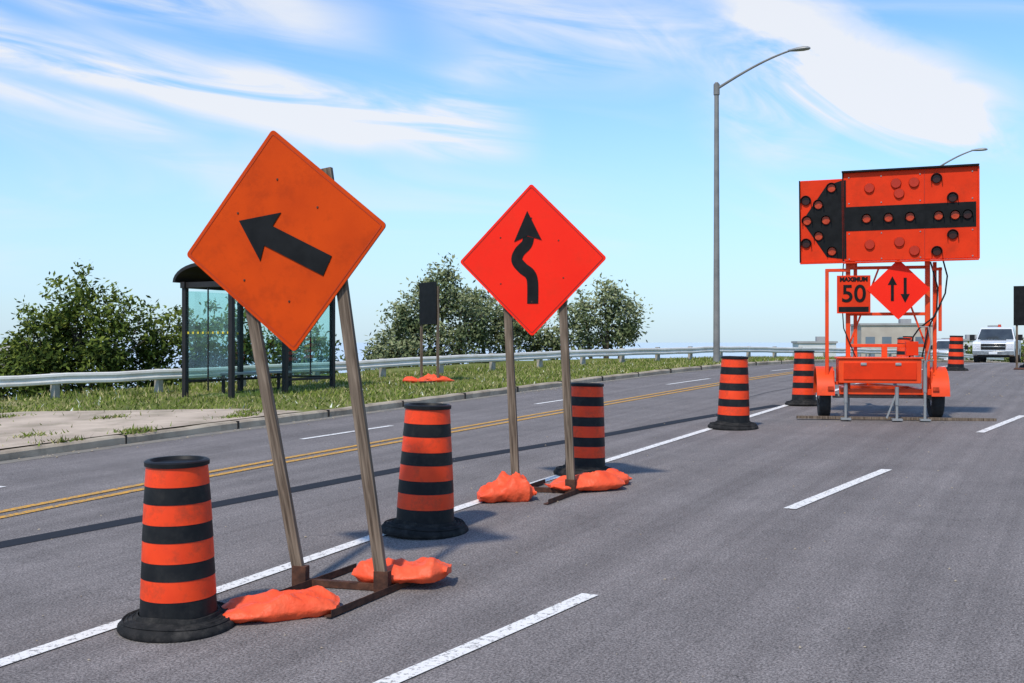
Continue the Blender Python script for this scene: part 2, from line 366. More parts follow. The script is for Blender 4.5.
for (cu,cw,nn) in [(11.5,-1.2,110),(12.6,-.25,200),(10.5,-3.4,70),(14.2,-2.6,110),(12.3,-3.9,100),(8.8,-2.2,80),(15.2,-.5,220),(11.2,-.2,60),(16,-1.0,200),(13.5,-4.6,140),(10.8,-4.9,140)]:
    for j in range(nn):
        u=cu+random.gauss(0,.2); w=min(-.02,cw+random.gauss(0,.10)); x,y=W(u,kerb(u)+w); z=zr(u)+.13
        h=random.uniform(.03,.10); a=random.uniform(0,3.14); k=len(V); dx,dy=math.cos(a)*.02,math.sin(a)*.02
        V+=[(x-dx,y-dy,z),(x+dx,y+dy,z),(x+random.gauss(0,.06),y+random.gauss(0,.06),z+h)]; F.append((k,k+1,k+2)); MI.append(0 if random.random()<.8 else 1)
q.v=V;q.f=F;q.m=MI;q.mats=GB; q.done('grass',smooth=False)
# ---------------------------------------------------------------- guardrail
RK=[(-20,-31),(5,-26.2),(16,-22.3),(20,-20.6),(27,-18.6),(38,-15.8),(50,-12.9),(62,-9.6),(80,-5.5)]
def railv(u):
    for i in range(len(RK)-1):
        if u<=RK[i+1][0]: break
    a,b=RK[i],RK[i+1]; t=(u-a[0])/(b[0]-a[0]); return a[1]+t*(b[1]-a[1])
gr=empty('guardrail',(0,0,0))
q=P(); pr=[(0,.38),(.05,.40),(.06,.45),(.03,.49),(.03,.53),(.06,.57),(.05,.62),(0,.64)]; vs=[]
ul=[-20+i for i in range(0,101)]
for u in ul:
    jz=random.uniform(-.02,.02)
    for dv,dz in pr:
        x,y=W(u,railv(u)+dv); vs.append((x,y,zr(u)+.03+dz+jz))
k=len(pr); q.add(vs,[(i*k+j,i*k+j+1,(i+1)*k+j+1,(i+1)*k+j) for i in range(len(ul)-1) for j in range(k-1)],M_RAIL); q.done('w_beam',gr)
q=P(); u=-19.0
while u<79:
    x,y=W(u,railv(u)-.10); q.box((x,y,zr(u)+.24),(.15,.15,.9),M_RPOST,Matrix.Rotation(R(-28),3,'Z')); u+=2.3
q.done('posts',gr)
# ---------------------------------------------------------------- drums
def drum(x,y,s=1,yaw=0,tilt=(0,0)):
    u,v=UV(x,y); e=empty('traffic_drum',(x,y,zr(u)),yaw); e.scale=(s,s,s); e.rotation_euler=(tilt[0]+R(1.5),tilt[1],yaw)
    O,B=M_DORANGE,M_DBLACK
    bands=[(B,.135),(O,.13),(B,.11),(O,.13),(B,.11),(O,.13),(B,.11),(O,.12)]
    z=.075; r=.245; pr=[(r,z)]; ms=[]
    for i,(m,h) in enumerate(bands):
        pr+= [(r-.001,z+.008),(r-.008,z+h-.010),(r-.010,z+h)]; ms+=[m,m,m]
        z+=h
        if i<len(bands)-1:
            r2=r-.0065; pr.append((r2,z)); ms.append(m); r=r2
    pr+=[(r+.002,z+.004),(r+.003,z+.030),(r-.010,z+.038),(r-.03,z+.038),(r-.042,z+.016),(.001,z+.010)]; ms+=[B]*6
    q=P(); q.lathe(pr,ms,56)
    rn=random.Random(int(x*1000)); a0=rn.uniform(0,6.28); am=rn.uniform(.003,.009); z1=rn.uniform(.3,.9)
    def dent(vx,vy,vz):
        k=1+am/.2*math.cos(2*math.atan2(vy,vx)+a0)*math.exp(-((vz-z1)/.35)**2); return (vx*k,vy*k,vz)
    q.v=[dent(*p) for p in q.v]
    q.done('drum_body',e,ang=50)
    q=P(); q.lathe([(.25,.10),(.262,.098),(.27,.075),(.31,.07),(.335,.062),(.352,.055),(.375,.035),(.380,.012),(.372,0),(.2,0)],M_RUBBER,48)
    for i in range(3): q.lathe([(.277+.03*i,.071-.004*i),(.285+.03*i,.079-.004*i),(.293+.03*i,.069-.004*i)],M_RUBBER,48)
    q.v=[(vx*(1+.015*math.sin(3*math.atan2(vy,vx)+a0)),vy*(1+.015*math.sin(3*math.atan2(vy,vx)+a0)),vz*(1+.18*max(0,math.sin(2*math.atan2(vy,vx)+a0)))) for vx,vy,vz in q.v]
    q.done('rubber_base',e,ang=50)
drum(-2.165,7.15,1.0,.3,(0,R(-.6))); drum(-.787,9.95,1.055,1.1); drum(.875,13.2,1.0,2); drum(3.65,18.15,1.09,.7); drum(5.97,22.5,1.02,2.6)
drum(14.4,35.7,1.04,.5); drum(15.1,42,1.0,1.5); drum(17.7,37.5,1.0,.2); drum(12.1,34,1.0,.2)
# ---------------------------------------------------------------- sandbags
def sandbag(x,y,yaw,L=.36,Wd=.2,H=.07,z0=0,seed=0,tilt=0):
    rnd=random.Random(seed); u,v=UV(x,y); q=P(); nu,nv=64,56; vs=[]
    ph=[rnd.uniform(0,6.28) for _ in range(10)]
    for i in range(nu+1):
        t=-1+2*i/nu; at_=abs(t)
        w=.80+.20*(1-at_**4) if t<.75 else (.87-(t-.75)*2.4)
        if t>.90: w=.51+(t-.90)*1.6
        th=max(.10,(1-at_**3.5))**.6
        if t>.78: th=max(.22,th*.8)
        for j in range(nv):
            a=2*math.pi*j/nv; ca,sa=math.cos(a),math.sin(a)
            yy=Wd*w*math.copysign(abs(ca)**.75,ca); zz=H*th*math.copysign(abs(sa)**1.15,sa)
            Y=yy/Wd
            fold=.13*math.sin(4*t+2.5*Y+ph[0])+.11*math.sin(9*t-4*Y+ph[1])+.09*(1-2*abs(math.sin(8*t+5*Y+ph[2])))+.08*(1-2*abs(math.sin(7*Y+3*t+ph[3])))*(.4+at_)+.16*abs(math.sin(7*Y+ph[4]))*max(0,at_-.4)
            zz*=1+fold*1.3
            zc=zz+H*.62
            if zc<0: zc=0
            zc*= (1+.25*math.sin(2.3*t+ph[5])+.12*math.sin(5*Y+ph[6]))
            vs.append((L*(t+.03*math.sin(3*Y+ph[7])*at_),yy*(1+.06*math.sin(4*t+ph[8]))+.03*math.sin(2.2*t+ph[9]),max(0,zc)))
    fs=[(i*nv+j,(i+1)*nv+j,(i+1)*nv+(j+1)%nv,i*nv+(j+1)%nv) for i in range(nu) for j in range(nv)]
    fs+=[tuple(range(nv)),tuple(reversed(range(nu*nv,nu*nv+nv)))]
    q.add(vs,fs,M_BAG); q.done('sandbag',None,(x,y,zr(u)+z0),(R(-1),tilt,yaw),ang=60)
# ---------------------------------------------------------------- signs
def diamond(side,r=.03,n=6):
    pts=[]; h=side/2
    for cx,cz,a0 in((h-r,h-r,0),(-h+r,h-r,90),(-h+r,-h+r,180),(h-r,-h+r,270)):
        for i in range(n+1):
            a=R(a0+90*i/n); x,z=cx+r*math.cos(a),cz+r*math.sin(a)
            pts.append(((x-z)*.70711,(x+z)*.70711))
    return pts
def ribbon(path,hw):
    L_,R_=[],[]
    for i,(x,z) in enumerate(path):
        a=path[max(0,i-1)];b=path[min(len(path)-1,i+1)]; d=Vector((b[0]-a[0],b[1]-a[1])).normalized(); nx,nz=-d.y,d.x
        L_.append((x+nx*hw,z+nz*hw)); R_.append((x-nx*hw,z-nz*hw))
    return L_,R_
def catmull(pts,k=8):
    out=[]; p=[pts[0]]+pts+[pts[-1]]
    for i in range(1,len(p)-2):
        for j in range(k):
            t=j/k; o=[]
            for c in(0,1):
                a,b,c_,d=p[i-1][c],p[i][c],p[i+1][c],p[i+2][c]
                o.append(.5*((2*b)+(-a+c_)*t+(2*a-5*b+4*c_-d)*t*t+(-a+3*b-3*c_+d)*t**3))
            out.append(tuple(o))
    out.append(pts[-1]); return out
M_SBORD=mat('sign_border',(.45,.02,.01),(.35,.015,.01),5,.5)
M_SEDGE=mat('sign_plywood_edge',(.16,.10,.06),(.10,.06,.035),20,.8)
M_OBORD=mat('sign_border_faded',(.48,.042,.003),(.42,.036,.003),5,.6)
def construction_sign(x,y,yaw,half,leanL,leanR,zc,xc,roll,m,kind,topL,topR,side=1.165):
    u,v=UV(x,y); e=empty('construction_warning_sign',(x,y,zr(u)),yaw)
    for nm,x0,ln,top in(('wood_post_1',-half,leanL,topL),('wood_post_2',half,leanR,topR)):
        q=P(); L_=math.hypot(ln*top,top); q.box((0,0,L_/2),(.088,.042,L_),M_WOOD)
        q.done(nm,e,(x0,0,.01),(0,-math.atan(-ln)*1.0,0),bevel=.004)
    T=Matrix.Translation((xc,-.045,zc))@Matrix.Rotation(-R(roll),4,'Y')
    pl=P(); pl.poly(diamond(side),-.009,-.004,m,T); pl.done('sign_plate',e)
    pl=P(); pl.poly(diamond(side-.004),-.004,.010,M_SEDGE,T); pl.done('plywood_backing',e)
    s=P()
    a=diamond(side-.045,.02); b=diamond(side-.060,.015); n=len(a); y0=-.0125
    vs=[T@Vector((p[0],y0,p[1])) for p in a]+[T@Vector((p[0],y0,p[1])) for p in b]
    if kind=='swerve':
        s.add(vs,[(i,(i+1)%n,n+(i+1)%n,n+i) for i in range(n)],M_SBORD)
        path=catmull([(-.03,.25),(-.055,.17),(-.135,.09),(-.165,0),(-.10,-.085),(-.02,-.15),(.01,-.24),(.01,-.47)])
        l,r_=ribbon(path,.062); k=len(l)
        vs=[T@Vector((p[0],-.014,p[1])) for p in l]+[T@Vector((p[0],-.014,p[1])) for p in r_]
        s.add(vs,[(i+1,i,k+i,k+i+1) for i in range(k-1)],M_BLACK)
        s.poly([(-.045,.53),(-.195,.20),(-.04,.262),(.115,.21)],-.0165,-.0145,M_BLACK,T)
    else:
        s.add(vs,[(i,(i+1)%n,n+(i+1)%n,n+i) for i in range(n)],M_OBORD)
        ang=R(148); c,sn=math.cos(ang),math.sin(ang)
        def A(t,w): return (-.005+c*t-sn*w, -.020+sn*t+c*w)
        s.poly([A(.40,0),A(.11,.195),A(.13,.078),A(-.40,.078),A(-.40,-.078),A(.13,-.078),A(.11,-.195)],-.0165,-.0105,M_BLACK,T)
    for bx,bz in((.0,.45),(.0,-.45),(.3,.2),(-.35,.25),(.35,-.2),(-.35,-.25)):
        p0=T@Vector((bx,-.009,bz)); p1=T@Vector((bx,-.015,bz)); s.cyl(p0,p1,.009,.007,M_RUST,8)
    s.done('sign_symbol',e)
    q=P(); q.box((xc,.036,zc+.32),(half*2+.1,.030,.09),M_WOOD); q.box((xc+.04,.036,zc-.32),(half*2+.1,.030,.09),M_WOOD); q.done('battens',e)
    q=P(); dr=Vector((math.sin(R(28)+yaw),math.cos(R(28)+yaw),.034))
    for x0 in(-half,half):
        c0=Vector((x0,0,0))
        q.beam(c0-dr*.70+Vector((.035,0,.012)),c0+dr*.58+Vector((.035,0,.012)),.055,.008,M_RUST)
        q.beam(c0-dr*.70+Vector((.062,0,.034)),c0+dr*.58+Vector((.062,0,.034)),.006,.05,M_RUST)
        q.box((x0-.008,0,.085),(.112,.066,.15),M_RUST)
    q.beam((-half,.05,.03),(half,.05,.03),.05,.05,M_RUST)
    q.done('angle_iron_base',e,bevel=.002)
construction_sign(-1.23,7.96,R(-17),.325,-.203,-.148,2.54,-.445,6.2,M_ORSIGN,'arrow',2.75,3.05)
construction_sign(.34,11.85,R(-17),.31,-.047,-.047,2.51,-.118,.3,M_REDSIGN,'swerve',2.75,2.93)
sandbag(-1.58,7.36,R(188),.41,.20,.078,0,1)
sandbag(-.80,8.10,R(-6),.35,.20,.095,.035,2,R(-3))
sandbag(-.06,11.42,R(10),.30,.19,.13,0,3)
sandbag(.80,12.0,R(195),.42,.2,.085,.02,4)
sandbag(1.0,12.35,R(30),.33,.2,.08,.0,5)
# ---------------------------------------------------------------- far signs
x,y=-2.25,30.0; e=empty('road_sign',(x,y,gz(x,y)),R(-58))
q=P(); q.box((-.48,0,1.35),(.07,.05,2.7),M_WOOD); q.box((.48,0,1.3),(.07,.05,2.6),M_WOOD); q.done('posts',e)
q=P(); q.box((0,-.05,2.15),(1.0,.02,1.15),M_BLACK); q.done('sign_panel',e,bevel=.01)
q=P(); q.box((-.48,0,.03),(.05,1.1,.04),M_RUST); q.box((.48,0,.03),(.05,1.1,.04),M_RUST); q.done('base',e)
for dx,dy,ry,sd in((-.35,-.35,.2,11),(.35,-.25,.6,12),(.0,.3,-.2,13)):
    sandbag(x+dx,y+dy,ry,.33,.17,.08,.13,sd)
x,y=17.0,36.2; u,v=UV(x,y); e=empty('road_sign',(x,y,zr(u)),R(-25))
q=P(); q.box((-.35,0,1.3),(.07,.05,2.6),M_WOOD); q.box((.35,0,1.3),(.07,.05,2.6),M_WOOD); q.box((0,-.04,2.1),(.9,.02,1.3),M_BLACK); q.box((0,0,.03),(.9,.9,.04),M_RUST,None,.9); q.done('sign_panel_and_posts',e)
# ---------------------------------------------------------------- street lamps
def lamp(x,y,h,arm,yaw,rise):
    e=empty('street_lamp',(x,y,gz(x,y)),yaw)
    q=P(); q.lathe([(.001,.0),(.24,0),(.24,.03),(.14,.04),(.13,.25),(.125,.3)],M_LAMPPOLE,20); q.cyl((0,0,.28),(0,0,h),.125,.085,M_LAMPPOLE,20); q.cyl((0,0,h),(0,0,h+.05),.09,.06,M_LAMPPOLE,16); q.cyl((0,0,h-.42),(0,0,h-.02),.115,.115,M_LAMPPOLE,16); q.done('pole',e)
    q=P(); pts=[]
    for i in range(13):
        t=i/12; pts.append((arm*.86*t,0,h-.2+rise*(.55*t+.45*math.sin(t*math.pi/2))))
    q.tube(pts,.055,M_LAMPPOLE,10,.035); q.done('arm',e)
    q=P(); x0=arm*.84; z0=h-.2+rise
    rings=[(0,.05,.05),(.12,.08,.06),(.3,.13,.085),(.55,.16,.10),(.72,.13,.08),(.8,.05,.04)]; vs=[]
    for dx,ry,rz in rings:
        for i in range(14):
            a=2*math.pi*i/14; zz=math.sin(a)*rz; zz=zz if zz>0 else zz*.6; vs.append((x0+dx,math.cos(a)*ry,z0+zz))
    q.add(vs,[(j*14+i,j*14+(i+1)%14,(j+1)*14+(i+1)%14,(j+1)*14+i) for j in range(5) for i in range(14)]+[tuple(range(14)),tuple(reversed(range(70,84)))],M_STEEL)
    q.done('cobra_head',e)
lamp(7.7,41.4,10.5,3.2,R(-28),1.1)
lamp(22.7,60,10.35,2.6,R(-28),1.1)
# ---------------------------------------------------------------- bus shelter
cx,cy=W(20.75,-17.9); e=empty('bus_shelter',(cx,cy,zr(20.75)+.13),R(-28))
q=P(); hx,hy,H=.70,1.85,2.52
for sx in(-1,1):
    for yy in(-hy,0,hy): q.box((sx*hx,yy,H/2-.05),(.11,.11,H+.1),M_SHELT)
    q.box((sx*hx,0,H),(.13,2*hy+.2,.14),M_SHELT)
for yy in(-hy,hy): q.box((0,yy,H),(2*hx-.12,.10,.13),M_SHELT)
q.box((0,hy,.32),(2*hx-.1,.05,.06),M_SHELT); q.box((0,hy,1.15),(.035,.03,1.6),M_SHELT); q.box((0,-hy,1.3),(.03,.03,2.4),M_SHELT)
q.box((-hx,-hy/2,.3),(.05,hy-.1,.06),M_SHELT); q.box((-hx,hy/2,.3),(.05,hy-.1,.06),M_SHELT)
q.box((hx,hy/2,.3),(.05,hy-.1,.06),M_SHELT)
q.done('frame',e,bevel=.006)
q=P(); n=16
out=[(-(hx+.20)*math.cos(math.pi*i/n),H+.06+.44*math.sin(math.pi*i/n)) for i in range(n+1)]
inn=[(-(hx+.13)*math.cos(math.pi*i/n),H+.06+.36*math.sin(math.pi*i/n)) for i in range(n+1)]
vs=[(a,-hy-.2,b) for a,b in out]+[(a,-hy-.2,b) for a,b in inn]+[(a,hy+.2,b) for a,b in out]+[(a,hy+.2,b) for a,b in inn]; k=n+1; fs=[]
for i in range(n): fs+=[(i,i+1,k+i+1,k+i),(2*k+i+1,2*k+i,3*k+i,3*k+i+1),(i+1,i,2*k+i,2*k+i+1),(k+i,k+i+1,3*k+i+1,3*k+i)]
q.add(vs,fs,M_SHELT); q.done('barrel_roof',e,ang=60)
q=P()
for yy in(-hy,hy): q.box((0,yy+.0,1.37),(2*hx-.12,.008,2.02),M_GLASS)
for a,b in((-hx,-hy/2),(-hx,hy/2),(hx,hy/2)): q.box((a,b,1.37),(.008,hy-.12,2.02),M_GLASS)
q.done('glass_panels',e,smooth=False)
q=P()
for i in range(9):
    q.box((-.6+i*.15,-hy-.007,1.42),(.05,.004,.05),M_YDOT)
for i in range(22): q.box((-hx+.007,-1.65+i*.155,1.42),(.004,.05,.05),M_YDOT)
q.done('decals',e)
q=P(); q.box((-hx+.28,.1,.45),(.36,2.6,.05),M_STEEL); q.box((-hx+.28,-.9,.21),(.06,.06,.44),M_SHELT); q.box((-hx+.28,1.1,.21),(.06,.06,.44),M_SHELT); q.done('bench',e)
# ---------------------------------------------------------------- arrow board trailer
tx,ty=6.50,19.15; u,v=UV(tx,ty); e=empty('arrow_board_trailer',(tx,ty,zr(u)),R(-12))
O=M_TORANGE
q=P()
q.box((0,.15,.50),(1.50,.08,.08),O); q.box((0,1.5,.50),(1.3,.08,.08),O); q.box((-.62,.8,.5),(.08,1.4,.08),O); q.box((.62,.8,.5),(.08,1.4,.08),O)
q.beam((-.6,1.5,.5),(0,3.0,.5),.08,.08,O); q.beam((.6,1.5,.5),(0,3.0,.5),.08,.08,O); q.box((0,3.15,.5),(.1,.4,.08),M_STEEL)
q.cyl((-.86,.35,.40),(.84,.35,.40),.035,.035,M_STEEL,12)
q.box((0,-.1,.5),(1.56,.06,.1),O); q.box((-.62,.02,.5),(.08,.18,.08),O); q.box((.62,.02,.5),(.08,.18,.08),O)
q.done('chassis',e,bevel=.006)
q=P(); q.box((-.12,.05,.86),(1.36,.62,.42),O); q.box((-.12,.05,1.085),(1.42,.68,.03),O); q.box((-.12,-.27,.86),(1.20,.02,.30),M_BOARD); q.box((-.39,-.285,.98),(.10,.02,.05),M_STEEL); q.box((.18,-.285,.98),(.10,.02,.05),M_STEEL); q.done('battery_box',e,bevel=.012)
for sx in(-1,1):
    q=P(); x0=.98*sx-.03 if sx<0 else .88; WY=.35; WZ=.40
    pr=[(.17,-.085),(.35,-.10),(.385,-.08),(.40,-.05),(.40,.05),(.385,.08),(.35,.10),(.17,.085)]
    n=32; vs=[]
    for r,xx in pr:
        for i in range(n):
            a=2*math.pi*i/n; vs.append((x0+xx,WY+r*math.cos(a),WZ+r*math.sin(a)))
    q.add(vs,[(j*n+i,j*n+(i+1)%n,(j+1)*n+(i+1)%n,(j+1)*n+i) for j in range(len(pr)-1) for i in range(n)],M_TYRE)
    q.cyl((x0-.07,WY,WZ),(x0+.07,WY,WZ),.22,.22,M_HUB,24); q.cyl((x0-.09,WY,WZ),(x0+.09,WY,WZ),.06,.06,M_STEEL,12)
    q.done('wheel_%d'%(1 if sx<0 else 2),e)
    q=P(); out=[];n=14
    for i in range(n+1):
        a=math.pi*(i/n); rr=.50; out.append((WY-rr*1.1*math.cos(a),WZ+.03+rr*math.sin(a)*1.0))
    inn=[(WY+(yy-WY)*.955,WZ+.03+(zz-WZ-.03)*.955) for yy,zz in out]
    k=n+1; xa,xb=x0-.15,x0+.15
    vs=[(xa,a,b) for a,b in out]+[(xb,a,b) for a,b in out]+[(xa,a,b) for a,b in inn]+[(xb,a,b) for a,b in inn]; fs=[]
    for i in range(n): fs+=[(i,i+1,k+i+1,k+i),(2*k+i+1,2*k+i,3*k+i,3*k+i+1),(i,2*k+i,2*k+i+1,i+1),(k+i+1,3*k+i+1,3*k+i,k+i)]
    fs+=[(0,k,3*k,2*k),(n,2*k+n,3*k+n,k+n)]
    q.add(vs,fs,O)
    q.box((x0-sx*.14,WY,.70),(.015,.98,.32),O); q.box((x0-sx*.08,-.215,.56),(.10,.02,.06),M_LENS)
    q.done('fender_%d'%(1 if sx<0 else 2),e)
q=P()
for jx,jy,h in((-.68,-.2,.62),(.16,-.25,.55),(.62,-.22,1.0),(-.45,1.9,.9),(.4,1.9,.9)):
    q.cyl((jx,jy,.04),(jx,jy,h),.024,.024,M_STEEL,12); q.cyl((jx,jy,h*.5),(jx,jy,h+.04),.034,.034,M_STEEL,12); q.box((jx,jy,.03),(.17,.17,.03),M_STEEL)
q.beam((.16,-.25,.5),(.0,-.2,.05),.03,.03,M_STEEL)
q.tube([(.62,-.22,1.0),(.68,-.22,1.05),(.76,-.22,1.05)],.012,M_STEEL,6)
q.box((.15,.0,.035),(3.3,.10,.045),M_WOOD)
q.done('jacks',e)
q=P()
for xx in(-.62,.70):
    q.box((xx,.05,1.95),(.075,.075,2.9),O); q.box((xx+.13,.12,1.7),(.06,.06,2.1),O)
q.box((-.98,.0,1.62),(.06,.06,2.0),O); q.box((-.8,.0,2.62),(.42,.055,.055),O); q.box((-.8,.0,.64),(.42,.055,.055),O)
for zz in(2.66,1.85,1.30): q.box((.04,.06,zz),(1.26,.05,.055),O)
q.box((.9,.0,2.1),(.05,.05,1.1),O); q.box((.85,0,2.62),(.16,.05,.05),O)
q.beam((-.6,.1,1.3),(-.1,.1,2.65),.03,.03,O); q.beam((.68,.1,1.3),(.2,.1,2.65),.03,.03,O)
q.box((.42,-.1,1.25),(.20,.16,.24),M_BOARD)
q.box((-.02,-.02,1.2),(.09,.09,.2),O)
q.done('mast',e,bevel=.005)
q=P()
def cable(pts,r=.014): q.tube([(p[0],p[1],p[2]) for p in pts],r,M_DBLACK,7)
cable([(.95,.05,2.8),(1.02,.02,2.5),(.98,-.02,2.2),(.8,-.05,1.8),(.55,-.06,1.6),(.45,-.05,1.45),(.4,.0,1.1)])
cable([(.75,.05,2.75),(.86,.0,2.3),(.84,-.02,1.9),(.70,-.05,1.6),(.6,-.02,1.1)])
cable([(-.7,.0,2.75),(-.74,-.03,2.2),(-.70,-.03,1.6),(-.5,-.02,1.1)],.01)
q.tube([(.62,-.3,1.0),(.70,-.33,1.35),(.66,-.33,1.62),(.52,-.3,1.62)],.012,M_STEEL,6)
q.done('cables',e)
bz=2.76; BH=1.58
be=bpy.data.objects.new('arrow_board',None); scene.collection.objects.link(be); be.parent=e; be.location=(.02,-.14,bz); be.rotation_euler=(R(2),R(-.3),R(-8)); be.scale=(.968,1,.975)
q=P(); q.box((-1.13,0,BH/2-.04),(.74,.10,BH-.10),M_BOARD); q.box((.37,0,BH/2+.01),(2.24,.10,BH),M_BOARD)
q.done('panel',be,bevel=.012)
q=P(); q.box((.37,-.035,BH+.025),(2.28,.16,.03),M_BLACK); q.box((-.755,-.055,BH/2),(.02,.02,BH),M_BLACK); q.box((1.5,-.01,BH/2),(.03,.13,BH),M_BOARD); q.box((-1.51,-.01,BH/2-.04),(.02,.13,BH-.10),M_BLACK)
q.box((.37,-.01,-.01),(2.26,.13,.03),M_BOARD); q.box((-1.13,-.01,-.0),(.76,.13,.03),M_BOARD); q.box((.62,-.052,BH/2),(.012,.006,BH-.05),M_BOARD2)
q.done('panel_trim',be)
q=P(); q.poly([(-1.47,.76),(-1.04,1.38),(-.77,1.46),(-.77,.06),(-1.04,.10)],-.056,-.051,M_BLACK); q.poly([(-.74,.55),(1.46,.55),(1.46,.98),(-.74,.98)],-.056,-.051,M_BLACK)
q.poly([(-.74,.06),(-.70,.06),(-.70,1.46),(-.74,1.46)],-.0565,-.0505,M_BLACK)
q.done('arrow_panel',be,smooth=False)
q=P()
def lampu(x,z,m,hood=True,r=.085):
    q.cyl((x,-.056,z),(x,-.085,z),r*.92,r*.8,m,20)
    if hood:
        n=20; vs=[]
        for yy,rr in((-.05,r),(-.05,r*1.12),(-.13,r*1.12),(-.13,r)):
            for i in range(n+1):
                a=R(-20)+R(220)*i/n; vs.append((x+math.cos(a)*rr,yy,z+math.sin(a)*rr))
        k=n+1; q.add(vs,[(a*k+i,a*k+i+1,((a+1)%4)*k+i+1,((a+1)%4)*k+i) for a in range(4) for i in range(n)],M_BLACK)
for x,z in((-1.38,.76),(-1.18,1.04),(-.95,1.33),(-1.18,.48),(-.95,.2),(-1.05,.76),(-.35,.76),(.02,.76),(.38,.76),(.85,.76),(1.12,.76)): lampu(x,z,M_LENS)
for x,z in((-1.40,1.12),(-1.40,.35),(.82,1.40),(1.08,1.06),(1.32,.76),(1.08,.42),(.82,.14)): lampu(x,z,M_LENSD)
for x,z in((.45,1.36),(.2,1.18),(.15,1.36),(.45,.17),(.2,.33),(-.3,1.3),(-.3,.3)): lampu(x,z,M_BOARD2,False,.10)
q.done('lamps',be)
q=P()
for x,y_,z in [(a,-.052,b) for a in(-.65,-.1,.55,1.4) for b in(.05,.5,1.04,1.5)]: q.cyl((x,y_,z),(x,y_-.008,z),.012,.012,M_STEEL,8)
q.box((.05,.09,.8),(.12,.08,1.5),O); q.box((-.6,.09,.35),(.08,.08,.9),O); q.box((.66,.09,.35),(.08,.08,.9),O)
q.done('fixings',be)
T=Matrix.Translation((.20,-.12,2.27)); q=P(); q.poly(diamond(.74,.02),-.006,.006,M_REDSIGN,T); q.done('lane_diamond',e)
q=P()
q.poly([(-.125,-.2),(-.075,-.2),(-.075,.08),(-.025,.08),(-.10,.23),(-.175,.08),(-.125,.08)],-.012,-.008,M_BLACK,T)
q.poly([(.135,.2),(.085,.2),(.085,-.08),(.035,-.08),(.11,-.23),(.185,-.08),(.135,-.08)],-.012,-.008,M_BLACK,T)
q.done('lane_arrows',e,smooth=False)
q=P(); q.box((-.54,-.11,2.19),(.56,.012,.66),M_BOARD); q.box((-.54,-.118,1.93),(.50,.004,.09),M_BLACK); q.done('speed_plate',e)
def text(s,parent,loc,size,m,rz=0):
    c=bpy.data.curves.new('t','FONT'); c.body=s; c.size=size; c.align_x='CENTER'; c.align_y='CENTER'; c.extrude=.002; c.offset=.006
    o=bpy.data.objects.new('tmp',c); scene.collection.objects.link(o); bpy.context.view_layer.update()
    me=bpy.data.meshes.new_from_object(o); bpy.data.objects.remove(o)
    me.materials.clear(); me.materials.append(m); ob=bpy.data.objects.new('lettering',me); scene.collection.objects.link(ob); ob.parent=parent; ob.location=loc; ob.rotation_euler=(R(90),0,rz)
text('50',e,(-.54,-.122,2.19),.42,M_BLACK); text('MAXIMUM',e,(-.54,-.122,2.45),.10,M_BLACK)
# ---------------------------------------------------------------- vehicles
def truck(x,y,yaw,name):
    u,v=UV(x,y); e=empty(name,(x,y,zr(u)),yaw); w=.97
    q=P()
    low=[(-2.65,.45),(-2.72,.60),(-2.70,1.02),(-2.6,1.12),(-1.35,1.20),(-1.3,1.2),(1.3,1.18),(1.32,1.22),(2.75,1.22),(2.8,.55),(2.6,.42),(-2.4,.38)]
    q.polyx(low,-w,w,M_WHITEP); q.done('body',e,bevel=.05)
    q=P(); b=[(-1.35,1.17),(-.62,1.80),(-.35,1.88),(.7,1.88),(.98,1.80),(1.15,1.16)]
    vs=[(-w*.97 if z<1.3 else -w*.80,yy,z) for yy,z in b]+[(w*.97 if z<1.3 else w*.80,yy,z) for yy,z in b]; n=6
    q.add(vs,[tuple(reversed(range(n))),tuple(range(n,2*n))]+[(i,(i+1)%n,n+(i+1)%n,n+i) for i in range(n)],M_WHITEP); q.done('cab',e,bevel=.03)
    q=P(); q.add([(-.86,-1.30,1.24),(.86,-1.30,1.24),(.72,-.68,1.765),(-.72,-.68,1.765)],[(0,1,2,3)],M_GLASSD)
    for sx in(-1,1): q.add([(sx*.945,-1.0,1.25),(sx*.945,1.0,1.25),(sx*.805,.85,1.74),(sx*.805,-.5,1.74)],[(0,1,2,3) if sx>0 else (3,2,1,0)],M_GLASSD)
    o=q.done('windows',e,smooth=False); o.location=(0,-.02,.01)
    q=P(); q.box((0,-2.73,.86),(1.15,.05,.30),M_DBLACK); q.box((0,-2.76,.86),(1.1,.03,.06),M_CHROME); q.box((0,-2.76,1.0),(1.15,.03,.04),M_CHROME); q.box((0,-2.77,.54),(1.9,.16,.20),M_CHROME); q.box((0,-2.86,.54),(.4,.02,.12),M_WHITEP); q.box((0,-2.7,.38),(1.5,.1,.12),M_DBLACK)
    for sx in(-1,1): q.box((sx*.76,-2.70,.88),(.32,.08,.26),M_HEADL); q.box((sx*1.14,-1.05,1.33),(.24,.10,.30),M_DBLACK); q.box((sx*1.0,-1.05,1.24),(.12,.04,.05),M_DBLACK)
    q.done('front_trim',e,bevel=.012)
    q=P(); q.box((0,-2.74,1.20),(1.2,.02,.03),M_DBLACK); q.box((-.25,.3,1.93),(.5,.25,.1),M_STEEL); q.cyl((.1,-.0,1.88),(.1,-.0,2.02),.09,.07,M_LENS,12); q.done('roof_beacon',e)
    for i,(sx,yy) in enumerate(((-1,-1.75),(1,-1.75),(-1,1.8),(1,1.8))):
        q=P(); q.cyl((sx*.70,yy,.38),(sx*.985,yy,.38),.38,.38,M_TYRE,24); q.cyl((sx*.9,yy,.38),(sx*.995,yy,.38),.2,.2,M_HUB,16); q.done('wheel_%d'%(i+1),e,bevel=.02)
truck(25.6,58,R(-28),'white_pickup_truck')
truck(30.2,76,R(-24),'white_pickup_truck')
